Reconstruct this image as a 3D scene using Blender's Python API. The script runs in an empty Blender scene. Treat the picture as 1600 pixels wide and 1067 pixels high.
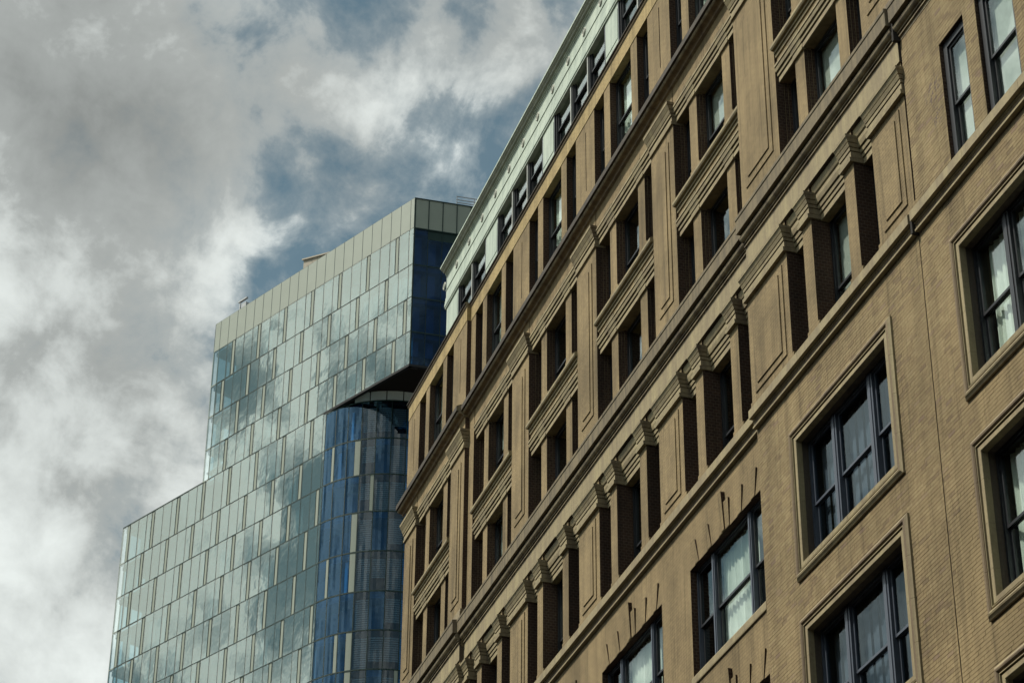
import bpy, math, random
from math import radians, sin, cos, pi
from mathutils import Matrix, Vector
random.seed(11)

# ------------------------------------------------------------------ scene, camera, world, sun, exposure
S = bpy.context.scene
COL = S.collection
S.render.engine = 'CYCLES'
S.view_settings.view_transform = 'Standard'
S.view_settings.look = 'None'
S.view_settings.gamma = 1
S.view_settings.use_curve_mapping = False
S.view_settings.exposure = 0.40
S.cycles.max_bounces = 8
S.cycles.transparent_max_bounces = 12

cam_d = bpy.data.cameras.new('Camera')
cam = bpy.data.objects.new('Camera', cam_d)
COL.objects.link(cam)
S.camera = cam
cam_d.sensor_width = 36
cam_d.lens = 3801.1 * 36 / 1600
cam_d.clip_start = 0.5
cam_d.clip_end = 6000
PITCH, ROLL, HEAD = radians(31.919), radians(.5083), radians(17.654)


def headed(v):
    return Vector((v[0] * cos(HEAD) + v[1] * sin(HEAD), -v[0] * sin(HEAD) + v[1] * cos(HEAD), v[2]))


_f = headed((0, cos(PITCH), sin(PITCH)))
_u = headed((0, -sin(PITCH), cos(PITCH)))
_r = headed((1, 0, 0))
_R = _r * cos(ROLL) + _u * sin(ROLL)
_U = _u * cos(ROLL) - _r * sin(ROLL)
m = Matrix.Identity(4)
for i in range(3):
    m[i][0], m[i][1], m[i][2] = _R[i], _U[i], -_f[i]
m[0][3], m[1][3], m[2][3] = 0, 0, 1.7
cam.matrix_world = m

SUN_EL, SUN_AZ = radians(55), radians(-76)        # azimuth from +Y, negative towards -X
SUN_DIR = Vector((sin(SUN_AZ) * cos(SUN_EL), cos(SUN_AZ) * cos(SUN_EL), sin(SUN_EL)))
sun_d = bpy.data.lights.new('sun', 'SUN')
sun_d.energy = 4.8
sun_d.angle = radians(3)
sun_d.color = (1, .93, .80)
sun = bpy.data.objects.new('sun', sun_d)
COL.objects.link(sun)
sun.rotation_euler = SUN_DIR.to_track_quat('Z', 'Y').to_euler()
sun.location = (-30, 20, 60)

world = bpy.data.worlds.new('World')
S.world = world
world.use_nodes = True
WN, WL = world.node_tree.nodes, world.node_tree.links
WN.clear()


def wn(t, **k):
    n = WN.new(t)
    for a, b in k.items():
        setattr(n, a, b)
    return n


def wmath(op, a, b=None, c=None, clamp=False):
    n = wn('ShaderNodeMath', operation=op, use_clamp=clamp)
    for i, v in enumerate((a, b, c)):
        if v is None:
            continue
        if isinstance(v, (int, float)):
            n.inputs[i].default_value = v
        else:
            WL.new(v, n.inputs[i])
    return n.outputs[0]


out = wn('ShaderNodeOutputWorld')
bg = wn('ShaderNodeBackground')
bg.inputs['Strength'].default_value = .1
WL.new(bg.outputs[0], out.inputs[0])
sky = wn('ShaderNodeTexSky', sky_type='NISHITA', sun_disc=False)
sky.sun_elevation = SUN_EL
sky.sun_rotation = SUN_AZ
sky.air_density = 1.0
sky.dust_density = .6
sky.ozone_density = 2.0
tc = wn('ShaderNodeTexCoord')


def wnoise(scale, detail, rough, off, dist=0.0, stretch=(1, 1, 1)):
    mp = wn('ShaderNodeMapping')
    mp.inputs['Location'].default_value = off
    mp.inputs['Scale'].default_value = stretch
    WL.new(tc.outputs['Generated'], mp.inputs[0])
    n = wn('ShaderNodeTexNoise')
    n.inputs['Scale'].default_value = scale
    n.inputs['Detail'].default_value = detail
    n.inputs['Roughness'].default_value = rough
    n.inputs['Distortion'].default_value = dist
    WL.new(mp.outputs[0], n.inputs['Vector'])
    return n.outputs['Fac']


def wramp(v, pts):
    r = wn('ShaderNodeValToRGB')
    while len(r.color_ramp.elements) < len(pts):
        r.color_ramp.elements.new(.5)
    for e, (p, c) in zip(r.color_ramp.elements, pts):
        e.position = p
        e.color = (c, c, c, 1) if isinstance(c, (int, float)) else (*c, 1)
    WL.new(v, r.inputs[0])
    return r.outputs[0]


def view_dir(px, py):
    d = _f + _R * ((px - 800) / 3801.1) - _U * ((py - 533.5) / 3801.1)
    return d.normalized()


def lobe(px, py, radius, amount):
    """a cloud bank (amount > 0) or a gap (amount < 0) about `radius` pixels wide around a sky direction"""
    d = wn('ShaderNodeVectorMath', operation='DOT_PRODUCT')
    WL.new(tc.outputs['Generated'], d.inputs[0])
    d.inputs[1].default_value = view_dir(px, py)
    return wmath('MULTIPLY', wmath('POWER', wmath('MAXIMUM', d.outputs['Value'], 0.0), (3801.1 / radius) ** 2), amount)


OFF = (3.1, 1.7, 0.4)
big = wnoise(7.0, 8, .55, OFF, .3)
mid = wnoise(14.0, 9, .58, (7.3, 2.2, 5.1), .25)
fine = wnoise(38, 8, .60, (1.3, 9.2, 2.7), .25)


def total(lobes):
    v = None
    for args in lobes:
        q = lobe(*args)
        v = q if v is None else wmath('ADD', v, q)
    return v


texture = wmath('ADD', wmath('MULTIPLY', mid, .66), wmath('MULTIPLY', fine, .34))
dens = wmath('MULTIPLY_ADD', wmath('ADD', wmath('MULTIPLY', big, .34), wmath('MULTIPLY', texture, .66)), 2.0, -.565)
dens = wmath('ADD', dens, total(((250, 500, 420, .06), (690, 40, 130, .13), (800, 300, 90, -.05), (620, 250, 220, -.22), (450, 410, 110, -.13), (740, 190, 110, -.10), (600, 40, 90, -.06), (350, 130, 90, -.02),
                                 (230, 440, 140, .10), (860, 140, 75, .20), (520, 140, 85, .10), (545, 300, 55, .12),
                                 (100, 900, 260, .13), (60, 480, 160, .10), (120, 130, 240, .16), (820, 10, 130, .09))))
cover = wramp(dens, [(.30, .14), (.42, .48), (.49, .84), (.58, 1.0)])
lum = wmath('MULTIPLY_ADD', wmath('ADD', wmath('MULTIPLY', big, .25), wmath('MULTIPLY', texture, .75)), 1.5, -.25)
lum = wmath('ADD', lum, total(((130, 170, 190, -.06), (340, 250, 110, -.08), (50, 30, 170, -.15), (80, 680, 150, -.06), (420, 90, 90, -.03), (640, 230, 220, -.14), (640, 60, 150, -.09),
                               (240, 420, 120, .08), (850, 150, 80, .09), (560, 130, 80, .05), (60, 950, 200, .03), (20, 430, 90, .03))))
shade = wramp(lum, [(.16, .26), (.41, .56), (.52, .96), (.66, 1.32)])
# clouds glow towards the sun (forward scattering), thin ones most
dot = wn('ShaderNodeVectorMath', operation='DOT_PRODUCT')
WL.new(tc.outputs['Generated'], dot.inputs[0])
dot.inputs[1].default_value = SUN_DIR
d01 = wmath('MULTIPLY_ADD', dot.outputs['Value'], .5, .5, clamp=True)
thin = wramp(dens, [(.38, 1.6), (.46, 1.7), (.58, .75), (.85, .1)])
glow = wmath('MULTIPLY_ADD', wmath('MULTIPLY', wmath('POWER', d01, 6.0), thin), 1.1, .62)
cl = wmath('MULTIPLY', shade, glow)
ccol = wn('ShaderNodeMixRGB', blend_type='MULTIPLY')
ccol.inputs[0].default_value = 1
ccol.inputs[1].default_value = (7.3, 7.75, 7.5, 1)
cc = wn('ShaderNodeCombineColor')
for i in range(3):
    WL.new(cl, cc.inputs[i])
WL.new(cc.outputs[0], ccol.inputs[2])
skyd = wn('ShaderNodeMixRGB', blend_type='MULTIPLY')
skyd.inputs[0].default_value = 1
skyd.inputs[2].default_value = (.56, .70, .54, 1)
WL.new(sky.outputs[0], skyd.inputs[1])
mx = wn('ShaderNodeMixRGB')
WL.new(cover, mx.inputs[0])
WL.new(skyd.outputs[0], mx.inputs[1])
WL.new(ccol.outputs[0], mx.inputs[2])
WL.new(mx.outputs[0], bg.inputs['Color'])

# ------------------------------------------------------------------ materials
MAT = {}


def nm(name):
    mt = bpy.data.materials.new(name)
    mt.use_nodes = True
    MAT[name] = mt
    return mt, mt.node_tree.nodes, mt.node_tree.links, mt.node_tree.nodes['Principled BSDF']


def pos_uv(N, L):
    g = N.new('ShaderNodeNewGeometry')
    s = N.new('ShaderNodeSeparateXYZ')
    L.new(g.outputs['Position'], s.inputs[0])
    a = N.new('ShaderNodeMath')
    L.new(s.outputs[0], a.inputs[0])
    L.new(s.outputs[1], a.inputs[1])
    c = N.new('ShaderNodeCombineXYZ')
    L.new(a.outputs[0], c.inputs[0])
    L.new(s.outputs[2], c.inputs[1])
    return c.outputs[0], g.outputs['Position'], g


def noise(N, L, vec, scale, detail=6, rough=.6, stretch=None):
    n = N.new('ShaderNodeTexNoise')
    n.inputs['Scale'].default_value = scale
    n.inputs['Detail'].default_value = detail
    n.inputs['Roughness'].default_value = rough
    if stretch:
        mp = N.new('ShaderNodeMapping')
        mp.inputs['Scale'].default_value = stretch
        L.new(vec, mp.inputs[0])
        vec = mp.outputs[0]
    L.new(vec, n.inputs['Vector'])
    return n.outputs['Fac']


def ramp(N, L, v, pts):
    r = N.new('ShaderNodeValToRGB')
    while len(r.color_ramp.elements) < len(pts):
        r.color_ramp.elements.new(.5)
    for e, (p, c) in zip(r.color_ramp.elements, pts):
        e.position = p
        e.color = (c, c, c, 1) if isinstance(c, (int, float)) else (*c, 1)
    L.new(v, r.inputs[0])
    return r.outputs[0]


def mul(N, L, a, b, f=1.0):
    x = N.new('ShaderNodeMixRGB')
    x.blend_type = 'MULTIPLY'
    x.inputs[0].default_value = f
    L.new(a, x.inputs[1])
    L.new(b, x.inputs[2])
    return x.outputs[0]


def mixc(N, L, f, a, b):
    x = N.new('ShaderNodeMixRGB')
    L.new(f, x.inputs[0])
    for i, v in ((1, a), (2, b)):
        if isinstance(v, tuple):
            x.inputs[i].default_value = (*v, 1)
        else:
            L.new(v, x.inputs[i])
    return x.outputs[0]


def bump(N, L, B, h, dist, strength=1.0):
    b = N.new('ShaderNodeBump')
    b.inputs['Distance'].default_value = dist
    b.inputs['Strength'].default_value = strength
    L.new(h, b.inputs['Height'])
    L.new(b.outputs[0], B.inputs['Normal'])


def brick_mat(name, c1, c2, mortar, msize, bw=.205, rh=.0675, bd=.004, stain=.62, patch=(.46, .60)):
    mt, N, L, B = nm(name)
    uv, p, g = pos_uv(N, L)
    t = N.new('ShaderNodeTexBrick')
    t.inputs['Scale'].default_value = 1
    t.inputs['Brick Width'].default_value = bw
    t.inputs['Row Height'].default_value = rh
    t.inputs['Mortar Size'].default_value = msize
    t.inputs['Mortar Smooth'].default_value = .2
    t.inputs['Color1'].default_value = (*c1, 1)
    t.inputs['Color2'].default_value = (*c2, 1)
    t.inputs['Mortar'].default_value = (*mortar, 1)
    L.new(uv, t.inputs['Vector'])
    big_ = ramp(N, L, noise(N, L, p, .55, 8, .62), [(patch[0] - .12, stain), (patch[1], 1.0)])
    fin = ramp(N, L, noise(N, L, p, 14, 6, .7), [(.3, .84), (.7, 1.08)])
    streak = ramp(N, L, noise(N, L, p, 1.0, 6, .6, (2.2, 2.2, .16)), [(.36, .74), (.55, 1.0)])
    runs = ramp(N, L, noise(N, L, p, 1.0, 8, .65, (7, 7, .22)), [(.34, .66), (.46, 1.0)])
    c = mul(N, L, mul(N, L, mul(N, L, mul(N, L, t.outputs['Color'], big_), fin), streak), runs)
    L.new(c, B.inputs['Base Color'])
    B.inputs['Roughness'].default_value = .88
    B.inputs['Specular IOR Level'].default_value = .2
    inv = N.new('ShaderNodeMath')
    inv.operation = 'SUBTRACT'
    inv.inputs[0].default_value = 1
    L.new(t.outputs['Fac'], inv.inputs[1])
    ad = N.new('ShaderNodeMath')
    ad.operation = 'MULTIPLY_ADD'
    L.new(noise(N, L, p, 40, 4, .6), ad.inputs[0])
    ad.inputs[1].default_value = .5
    L.new(inv.outputs[0], ad.inputs[2])
    bump(N, L, B, ad.outputs[0], bd)
    return mt


TAN1, TAN2 = (.238, .180, .094), (.212, .160, .085)
brick_mat('tan_brick', TAN1, TAN2, (.15, .112, .062), .005)
brick_mat('band_brick', (.33, .255, .122), (.30, .23, .11), (.20, .152, .078), .005, stain=.85)
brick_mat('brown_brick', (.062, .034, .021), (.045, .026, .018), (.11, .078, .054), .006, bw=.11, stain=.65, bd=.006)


def single_brick():
    mt, N, L, B = nm('loose_brick')
    uv, p, g = pos_uv(N, L)
    c = ramp(N, L, g.outputs['Random Per Island'],
             [(0, (.160, .118, .068)), (.10, (.205, .154, .082)), (.6, (.226, .173, .091)), (.93, (.244, .190, .102)), (1, (.185, .132, .088))])
    big_ = ramp(N, L, noise(N, L, p, .55, 8, .62), [(.34, .72), (.58, 1.0)])
    fin = ramp(N, L, noise(N, L, p, 25, 6, .7), [(.3, .86), (.7, 1.08)])
    streak = ramp(N, L, noise(N, L, p, 1.0, 6, .6, (2.2, 2.2, .16)), [(.36, .76), (.55, 1.0)])
    runs = ramp(N, L, noise(N, L, p, 1.0, 8, .65, (7, 7, .22)), [(.34, .70), (.46, 1.0)])
    c = mul(N, L, mul(N, L, mul(N, L, mul(N, L, c, big_), fin), streak), runs)
    # spalled, darkened patches beside the upper window
    for centre, rad in (((15.9, 27.66, 25.95), .36), ((15.9, 27.60, 25.40), .22)):
        dd = N.new('ShaderNodeVectorMath')
        dd.operation = 'DISTANCE'
        L.new(p, dd.inputs[0])
        dd.inputs[1].default_value = centre
        near = ramp(N, L, dd.outputs['Value'], [(rad * .35, 1.0), (rad, .0)])
        spots = ramp(N, L, noise(N, L, p, 9, 5, .7), [(.50, .0), (.56, .8)])
        c = mixc(N, L, mul(N, L, near, spots), c, (.075, .055, .056))
    L.new(c, B.inputs['Base Color'])
    B.inputs['Roughness'].default_value = .88
    B.inputs['Specular IOR Level'].default_value = .2
    bump(N, L, B, noise(N, L, p, 60, 4, .6), .003)


single_brick()


def stone_mat(name, col, dark, amount, rough=.8, streaky=(3.0, 3.0, .35), scale=1.4, fine=.82):
    mt, N, L, B = nm(name)
    g = N.new('ShaderNodeNewGeometry')
    p = g.outputs['Position']
    f = ramp(N, L, noise(N, L, p, scale, 9, .66, streaky), [(max(0, .5 - amount * .3), 1.0), (min(.98, .76 - amount * .2), 0.0)])
    c = mixc(N, L, f, col, dark)
    fin = ramp(N, L, noise(N, L, p, 18, 8, .7), [(.3, fine), (.7, 1.08)])
    L.new(mul(N, L, c, fin), B.inputs['Base Color'])
    B.inputs['Roughness'].default_value = rough
    B.inputs['Specular IOR Level'].default_value = .3
    bump(N, L, B, noise(N, L, p, 30, 6, .7), .003)


stone_mat('terracotta', (.258, .218, .12), (.17, .138, .082), .35)
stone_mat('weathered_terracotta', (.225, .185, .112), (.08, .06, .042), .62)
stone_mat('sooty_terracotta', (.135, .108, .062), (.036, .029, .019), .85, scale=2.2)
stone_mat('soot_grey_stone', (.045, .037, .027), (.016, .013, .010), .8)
stone_mat('brown_terracotta', (.17, .128, .074), (.08, .057, .038), .6)
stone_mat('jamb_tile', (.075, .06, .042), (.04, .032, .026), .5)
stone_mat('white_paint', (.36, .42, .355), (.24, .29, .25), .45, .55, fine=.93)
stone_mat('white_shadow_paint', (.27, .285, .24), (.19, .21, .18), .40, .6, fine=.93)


def simple(name, col, rough=.5, spec=.5, metal=0, var=.15, scale=6):
    mt, N, L, B = nm(name)
    g = N.new('ShaderNodeNewGeometry')
    v = ramp(N, L, noise(N, L, g.outputs['Position'], scale, 5, .6), [(.3, 1 - var), (.7, 1 + var * .4)])
    rgb = N.new('ShaderNodeRGB')
    rgb.outputs[0].default_value = (*col, 1)
    L.new(mul(N, L, rgb.outputs[0], v), B.inputs['Base Color'])
    B.inputs['Roughness'].default_value = rough
    B.inputs['Specular IOR Level'].default_value = spec
    B.inputs['Metallic'].default_value = metal
    return mt


simple('black_frame', (.012, .014, .018), .45)
simple('blue_grey_frame', (.045, .055, .075), .4)
simple('grey_frame', (.28, .29, .27), .5)
simple('curtain', (.68, .67, .60), .9, .1, var=.08)
simple('shade_grey', (.42, .40, .36), .9, .1, var=.1)
simple('blind_grey', (.17, .165, .17), .8, .1, var=.1)
simple('blind_beige', (.62, .55, .42), .8, .1, var=.1)
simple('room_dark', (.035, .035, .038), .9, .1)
simple('roof_tar', (.08, .08, .08), .9, .1)
simple('joint_dark', (.03, .028, .026), .9, .1)
simple('parapet_panel', (.205, .235, .20), .5, .3, var=.06, scale=.6)
simple('infill_panel', (.215, .245, .21), .6, .15, var=.06)
simple('mullion_green', (.012, .030, .028), .7, .2)
simple('fascia_dark', (.02, .022, .024), .8, .15)
simple('soffit_dark', (.018, .016, .015), .8, .1)
simple('slab_dark', (.07, .075, .08), .7)
simple('office_core', (.10, .11, .12), .8)
simple('metal_grey', (.30, .31, .31), .4, metal=.6)
simple('screen_tan', (.30, .27, .21), .7)
simple('asphalt', (.05, .05, .052), .9, .2)
simple('concrete', (.17, .165, .155), .9, .2)
simple('kerb_stone', (.33, .32, .30), .8, .2)
simple('lane_paint', (.75, .75, .72), .7, .2)
simple('earth', (.06, .06, .056), .95, .1)


def glass(name, tint, f0, rough=.01, wav=.0, gcol=(.97, 1, .96), graze=1.0):
    """thin coated glass: tinted see-through, mirror share rising towards grazing angles"""
    mt, N, L, B = nm(name)
    N.remove(B)
    o = N['Material Output']
    t = N.new('ShaderNodeBsdfTransparent')
    t.inputs[0].default_value = (*[c ** .5 for c in tint], 1)
    gl = N.new('ShaderNodeBsdfGlossy')
    gl.inputs['Roughness'].default_value = rough
    gl.inputs['Color'].default_value = (*gcol, 1)
    lw = N.new('ShaderNodeLayerWeight')
    lw.inputs['Blend'].default_value = .5
    pw = N.new('ShaderNodeMath')
    pw.operation = 'POWER'
    pw.inputs[1].default_value = 5
    L.new(lw.outputs['Facing'], pw.inputs[0])
    fm = N.new('ShaderNodeMath')
    fm.operation = 'MULTIPLY_ADD'
    L.new(pw.outputs[0], fm.inputs[0])
    fm.inputs[1].default_value = graze - f0
    fm.inputs[2].default_value = f0
    mx_ = N.new('ShaderNodeMixShader')
    L.new(fm.outputs[0], mx_.inputs[0])
    L.new(t.outputs[0], mx_.inputs[1])
    L.new(gl.outputs[0], mx_.inputs[2])
    L.new(mx_.outputs[0], o.inputs[0])
    if wav:
        g = N.new('ShaderNodeNewGeometry')
        b = N.new('ShaderNodeBump')
        b.inputs['Distance'].default_value = wav
        L.new(noise(N, L, g.outputs['Position'], .8, 2, .5), b.inputs['Height'])
        L.new(b.outputs[0], gl.inputs['Normal'])


glass('window_glass', (.74, .84, .83), .07, wav=.004, graze=.8)
glass('dark_window_glass', (.45, .55, .62), .04, wav=.004, graze=.28, gcol=(.88, .98, 1))  # darker copy of window_glass, a dark reflection put into its tint
glass('tower_glass', (.20, .38, .46), .23, wav=.003, gcol=(.98, 1, .88))
glass('curved_glass', (.08, .36, .70), .06, wav=.003, gcol=(.6, .85, 1))  # blue tint stands in for the deep sky the rounded corner reflects
glass('clear_glass', (.75, .85, .85), .20)
glass('screened_glass', (.24, .35, .47), .05, wav=.003)
simple('pale_panel', (.72, .80, .78), .3, .5, var=.05)
simple('blind_light', (.70, .66, .55), .8, .1, var=.06)
glass('blue_glass', (.04, .25, .58), .03, wav=.003, gcol=(.55, .8, 1))  # side face: its reflected blue sky is put into the tint

# ------------------------------------------------------------------ mesh and object helpers
WPOS = {}


class MB:
    def __init__(self):
        self.v, self.f, self.m = [], [], []

    def quad(self, a, b, c, d, mi=0):
        n = len(self.v)
        self.v += [a, b, c, d]
        self.f.append((n, n + 1, n + 2, n + 3))
        self.m.append(mi)

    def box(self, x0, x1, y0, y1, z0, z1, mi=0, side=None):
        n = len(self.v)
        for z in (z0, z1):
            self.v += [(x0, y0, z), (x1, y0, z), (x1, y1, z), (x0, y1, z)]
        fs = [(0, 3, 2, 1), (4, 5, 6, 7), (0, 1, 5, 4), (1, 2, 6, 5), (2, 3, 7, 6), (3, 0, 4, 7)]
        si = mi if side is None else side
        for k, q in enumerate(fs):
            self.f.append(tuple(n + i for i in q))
            self.m.append(si if k in (0, 2, 4) else mi)  # undersides take the dark side material too: shade put into soffit colour
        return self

    def prof(self, pts, y0, y1, X, mi=0, mids=None):
        """pts: (proud, z); extruded along y in front of plane X, closed with end caps and a back"""
        n = len(self.v)
        k = len(pts)
        for y in (y0, y1):
            for p, z in pts:
                self.v.append((X - p, y, z))
        for i in range(k - 1):
            self.f.append((n + i, n + i + 1, n + k + i + 1, n + k + i))
            self.m.append(mids[i] if mids else mi)
        self.f.append(tuple(n + i for i in range(k)))
        self.m.append(mi)
        self.f.append(tuple(n + k + i for i in reversed(range(k))))
        self.m.append(mi)
        self.f.append((n + k - 1, n, n + k, n + 2 * k - 1))
        self.m.append(mi)
        return self

    def mesh(self, name, mats, org):
        me = bpy.data.meshes.new(name)
        me.from_pydata([(a[0] - org[0], a[1] - org[1], a[2] - org[2]) for a in self.v], [], self.f)
        for mt in mats:
            me.materials.append(MAT[mt])
        if len(mats) > 1:
            me.polygons.foreach_set('material_index', self.m)
        me.update()
        return me


def link(name, data, parent=None, org=(0, 0, 0), rot=None):
    o = bpy.data.objects.new(name, data)
    COL.objects.link(o)
    p = WPOS.get(parent.name, (0, 0, 0)) if parent else (0, 0, 0)
    o.location = (org[0] - p[0], org[1] - p[1], org[2] - p[2])
    if rot:
        o.rotation_euler = rot
    if parent:
        o.parent = parent
    WPOS[o.name] = tuple(org)
    return o


def build(mb, name, mats, parent=None, org=None):
    if isinstance(mats, str):
        mats = [mats]
    if org is None:
        xs, ys, zs = zip(*mb.v)
        org = ((min(xs) + max(xs)) / 2, (min(ys) + max(ys)) / 2, min(zs))
    return link(name, mb.mesh(name, mats, org), parent, org)


CACHE = {}


def shared(key, name, mats, fn, parent, org, rot=None):
    """one mesh for all alike pieces; fn fills an MB in local coordinates"""
    if key not in CACHE:
        b = MB()
        fn(b)
        CACHE[key] = b.mesh(name, [mats] if isinstance(mats, str) else mats, (0, 0, 0))
    return link(name, CACHE[key], parent, org, rot)


def tag(o, label=None, cat=None, group=None, kind=None):
    for k, v in (('label', label), ('category', cat), ('group', group), ('kind', kind)):
        if v:
            o[k] = v
    return o


# ------------------------------------------------------------------ ground and street
g_ = MB()
g_.quad((-1500, -1500, -.30), (1500, -1500, -.30), (1500, 1500, -.30), (-1500, 1500, -.30))
tag(build(g_, 'ground', 'earth', org=(0, 0, -.3)), kind='structure')
b = MB()
b.box(1.6, 11.6, -200, 420, -.296, -.13)
tag(build(b, 'road', 'asphalt'), kind='structure')
b = MB()
for i in range(-20, 60):
    b.box(6.53, 6.67, i * 7, i * 7 + 3, -.13, -.126)
tag(build(b, 'lane_marking', 'lane_paint'), kind='structure')
for x0, x1, nmn in ((11.9, 16.5, 'pavement'), (-4, 1.3, 'pavement')):
    b = MB()
    b.box(x0, x1, -200, 420, -.296, 0)
    tag(build(b, nmn, 'concrete'), kind='structure')
for x0, x1 in ((11.6, 11.898), (1.302, 1.6)):
    b = MB()
    b.box(x0, x1, -200, 420, -.296, .004)
    tag(build(b, 'kerb', 'kerb_stone'), kind='structure')

# ------------------------------------------------------------------ building added across the street, out of view, to shade the road
OB = link('added_shade_building', None, None, (-6, 20, 0))
tag(OB, 'plain brown brick block added across the street, out of view, to shade the road', 'building')

# ------------------------------------------------------------------ brick building
BB = link('brick_building', None, None, (16, 40, 0))
tag(BB, 'tan brick building with moulded cornices, grooved piers and a white painted top storey', 'building')
XM, XN, XP = 16.0, 15.9, 15.88         # facade planes: middle, near part, end pavilion
U_LO, U_JOINT, U_BREAK, U_PAV, U_END = 14.0, 28.585, 35.22, 53.95, 59.78
SECT = [(U_LO, U_JOINT - .02, XN), (U_JOINT + .02, U_BREAK, XN), (U_BREAK, U_PAV, XM), (U_PAV, U_END, XP)]
BAYS = [(29.90, 33.52, XN), (35.36, 38.98, XM), (40.31, 43.93, XM), (45.26, 48.88, XM), (50.21, 53.52, XM), (55.2, 58.6, XP)]
PIERS = [(28.62, 29.90, XN), (33.52, 35.36, XN), (38.98, 40.31, XM), (43.93, 45.26, XM), (48.88, 50.21, XM),
         (53.52, 53.95, XM), (53.95, 55.2, XP), (58.6, U_END, XP)]


# ---- windows -------------------------------------------------------------------
def sash_light(win, key, W, H, x, rail, fw, frame, curtain, cover=(0, 1, 0, 1), cur_seed=0, gl='window_glass'):
    """one double-hung light W x H whose near lower corner is at x (world); upper sash stands 4 cm proud of the lower"""
    for part, z0, z1, dx in (('upper', rail - fw * .4, H, 0.0), ('lower', 0, rail + fw * .4, .045)):
        h = z1 - z0
        o = (x[0] + dx, x[1], x[2] + z0)

        def fr(b, W=W, h=h, fw=fw):
            b.box(0, .04, 0, fw, 0, h)
            b.box(0, .04, W - fw, W, 0, h)
            b.box(0.001, .039, fw, W - fw, 0, fw)
            b.box(0.001, .039, fw, W - fw, h - fw, h)
        s = shared(('sash', key, part, W, H, fw, rail), 'sash', frame, fr, win, o)

        def pn(b, W=W, h=h, fw=fw):
            b.box(.018, .024, fw - .005, W - fw + .005, fw - .005, h - fw + .005)
        shared(('pane', key, part, W, H, fw, rail, gl), 'pane', gl, pn, win, o)
    if curtain == 'curtain':
        def cu(b, W=W, H=H):
            n = max(8, int(W / .035))
            pts = []
            for i in range(n + 1):
                y = W * (cover[0] + (cover[1] - cover[0]) * i / n)
                pts.append((.16 + .022 * sin(y * 38 + cur_seed) + .012 * sin(y * 91), y))
            for i in range(n):
                (xa, ya), (xb, yb) = pts[i], pts[i + 1]
                b.quad((xa, ya, H * cover[2]), (xb, yb, H * cover[2]), (xb, yb, H * cover[3]), (xa, ya, H * cover[3]))
        shared(('cur', key, W, H, cover, cur_seed), 'curtain', 'curtain', cu, win, x)
    elif curtain == 'shade':
        shared(('shd', key, W, H, cover), 'roller_shade', 'shade_grey',
               lambda b: b.box(.12, .125, W * cover[0], W * cover[1], H * cover[2], H * cover[3]), win, x)
    elif curtain == 'vertical':
        def vb(b, W=W, H=H):
            w = .115
            n = int(W / .15)
            for i in range(n):
                y = .05 + i * .15
                b.box(.16 + .03 * (i % 2), .165 + .03 * (i % 2), y, y + w, .02, H - .02)
        shared(('vbl', key, W, H), 'vertical_blind', 'blind_grey', vb, win, x)


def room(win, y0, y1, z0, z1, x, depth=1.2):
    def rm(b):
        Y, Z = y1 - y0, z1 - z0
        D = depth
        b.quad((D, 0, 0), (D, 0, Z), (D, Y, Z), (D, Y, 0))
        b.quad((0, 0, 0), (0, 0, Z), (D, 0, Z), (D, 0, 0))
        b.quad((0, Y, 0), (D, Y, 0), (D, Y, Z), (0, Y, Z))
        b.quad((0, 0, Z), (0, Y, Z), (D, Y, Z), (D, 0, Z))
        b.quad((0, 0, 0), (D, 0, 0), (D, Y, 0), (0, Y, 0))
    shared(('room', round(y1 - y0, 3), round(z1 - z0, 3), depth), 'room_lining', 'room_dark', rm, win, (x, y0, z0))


def window(y0, y1, z0, z1, X, lights=(1,), fw=.06, mull=.10, frame='black_frame', sash='black_frame', rail=.5,
           curtain=None, cover=(0, 1, 0, 1), seed=0, gl='window_glass'):
    """window set with its frame front at plane X; lights are relative widths"""
    W, H = y1 - y0, z1 - z0
    key = (round(W, 3), round(H, 3), lights, fw, mull, frame)
    tot = sum(lights)
    avail = W - 2 * fw - mull * (len(lights) - 1)

    def fr(b):
        b.box(0, .12, 0, fw, 0, H)
        b.box(0, .12, W - fw, W, 0, H)
        b.box(.002, .118, fw, W - fw, 0, fw)
        b.box(.002, .118, fw, W - fw, H - fw, H)
        y = fw
        for i, l in enumerate(lights[:-1]):
            y += avail * l / tot
            b.box(-.015, .12, y, y + mull, fw, H - fw)
            b.box(-.03, -.015, y + mull * .3, y + mull * .7, fw, H - fw)
            y += mull
    win = shared(('frame',) + key, 'window', frame, fr, BB, (X, y0, z0))
    y = y0 + fw
    cs = curtain if isinstance(curtain, (list, tuple)) else [curtain] * len(lights)
    cv = cover if isinstance(cover, list) else [cover] * len(lights)
    for i, l in enumerate(lights):
        w = avail * l / tot
        rl = (H - 2 * fw) * rail
        sash_light(win, (i, frame) + key, round(w, 4), round(H - 2 * fw, 4), (X + .035, y, z0 + fw), rl, .045, sash, cs[i], cv[i], seed, gl)
        y += w + mull
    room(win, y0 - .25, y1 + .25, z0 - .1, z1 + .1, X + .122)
    return win


# ---- cornices in blocks -----------------------------------------------------------
def cornice(name, pts, mats, mids, secs, step=1.24, returns=True):
    part = link(name, None, BB, (16, 40, min(z for p, z in pts)))
    for y0, y1, X in secs:
        n = max(1, round((y1 - y0) / step))
        w = (y1 - y0) / n
        for i in range(n):
            def fn(b, w=w):
                b.prof(pts, .003, w - .003, 0, 0, mids)
            shared((name, round(w, 4)), name + '_block', mats, fn, part, (X, y0 + i * w, 0))
        # dark mortar bed behind the joints
    return part


def arc(c, r, a0, a1, n=6):
    return [(c[0] + r * cos(radians(a0 + (a1 - a0) * i / n)), c[1] + r * sin(radians(a0 + (a1 - a0) * i / n))) for i in range(n + 1)]


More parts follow.
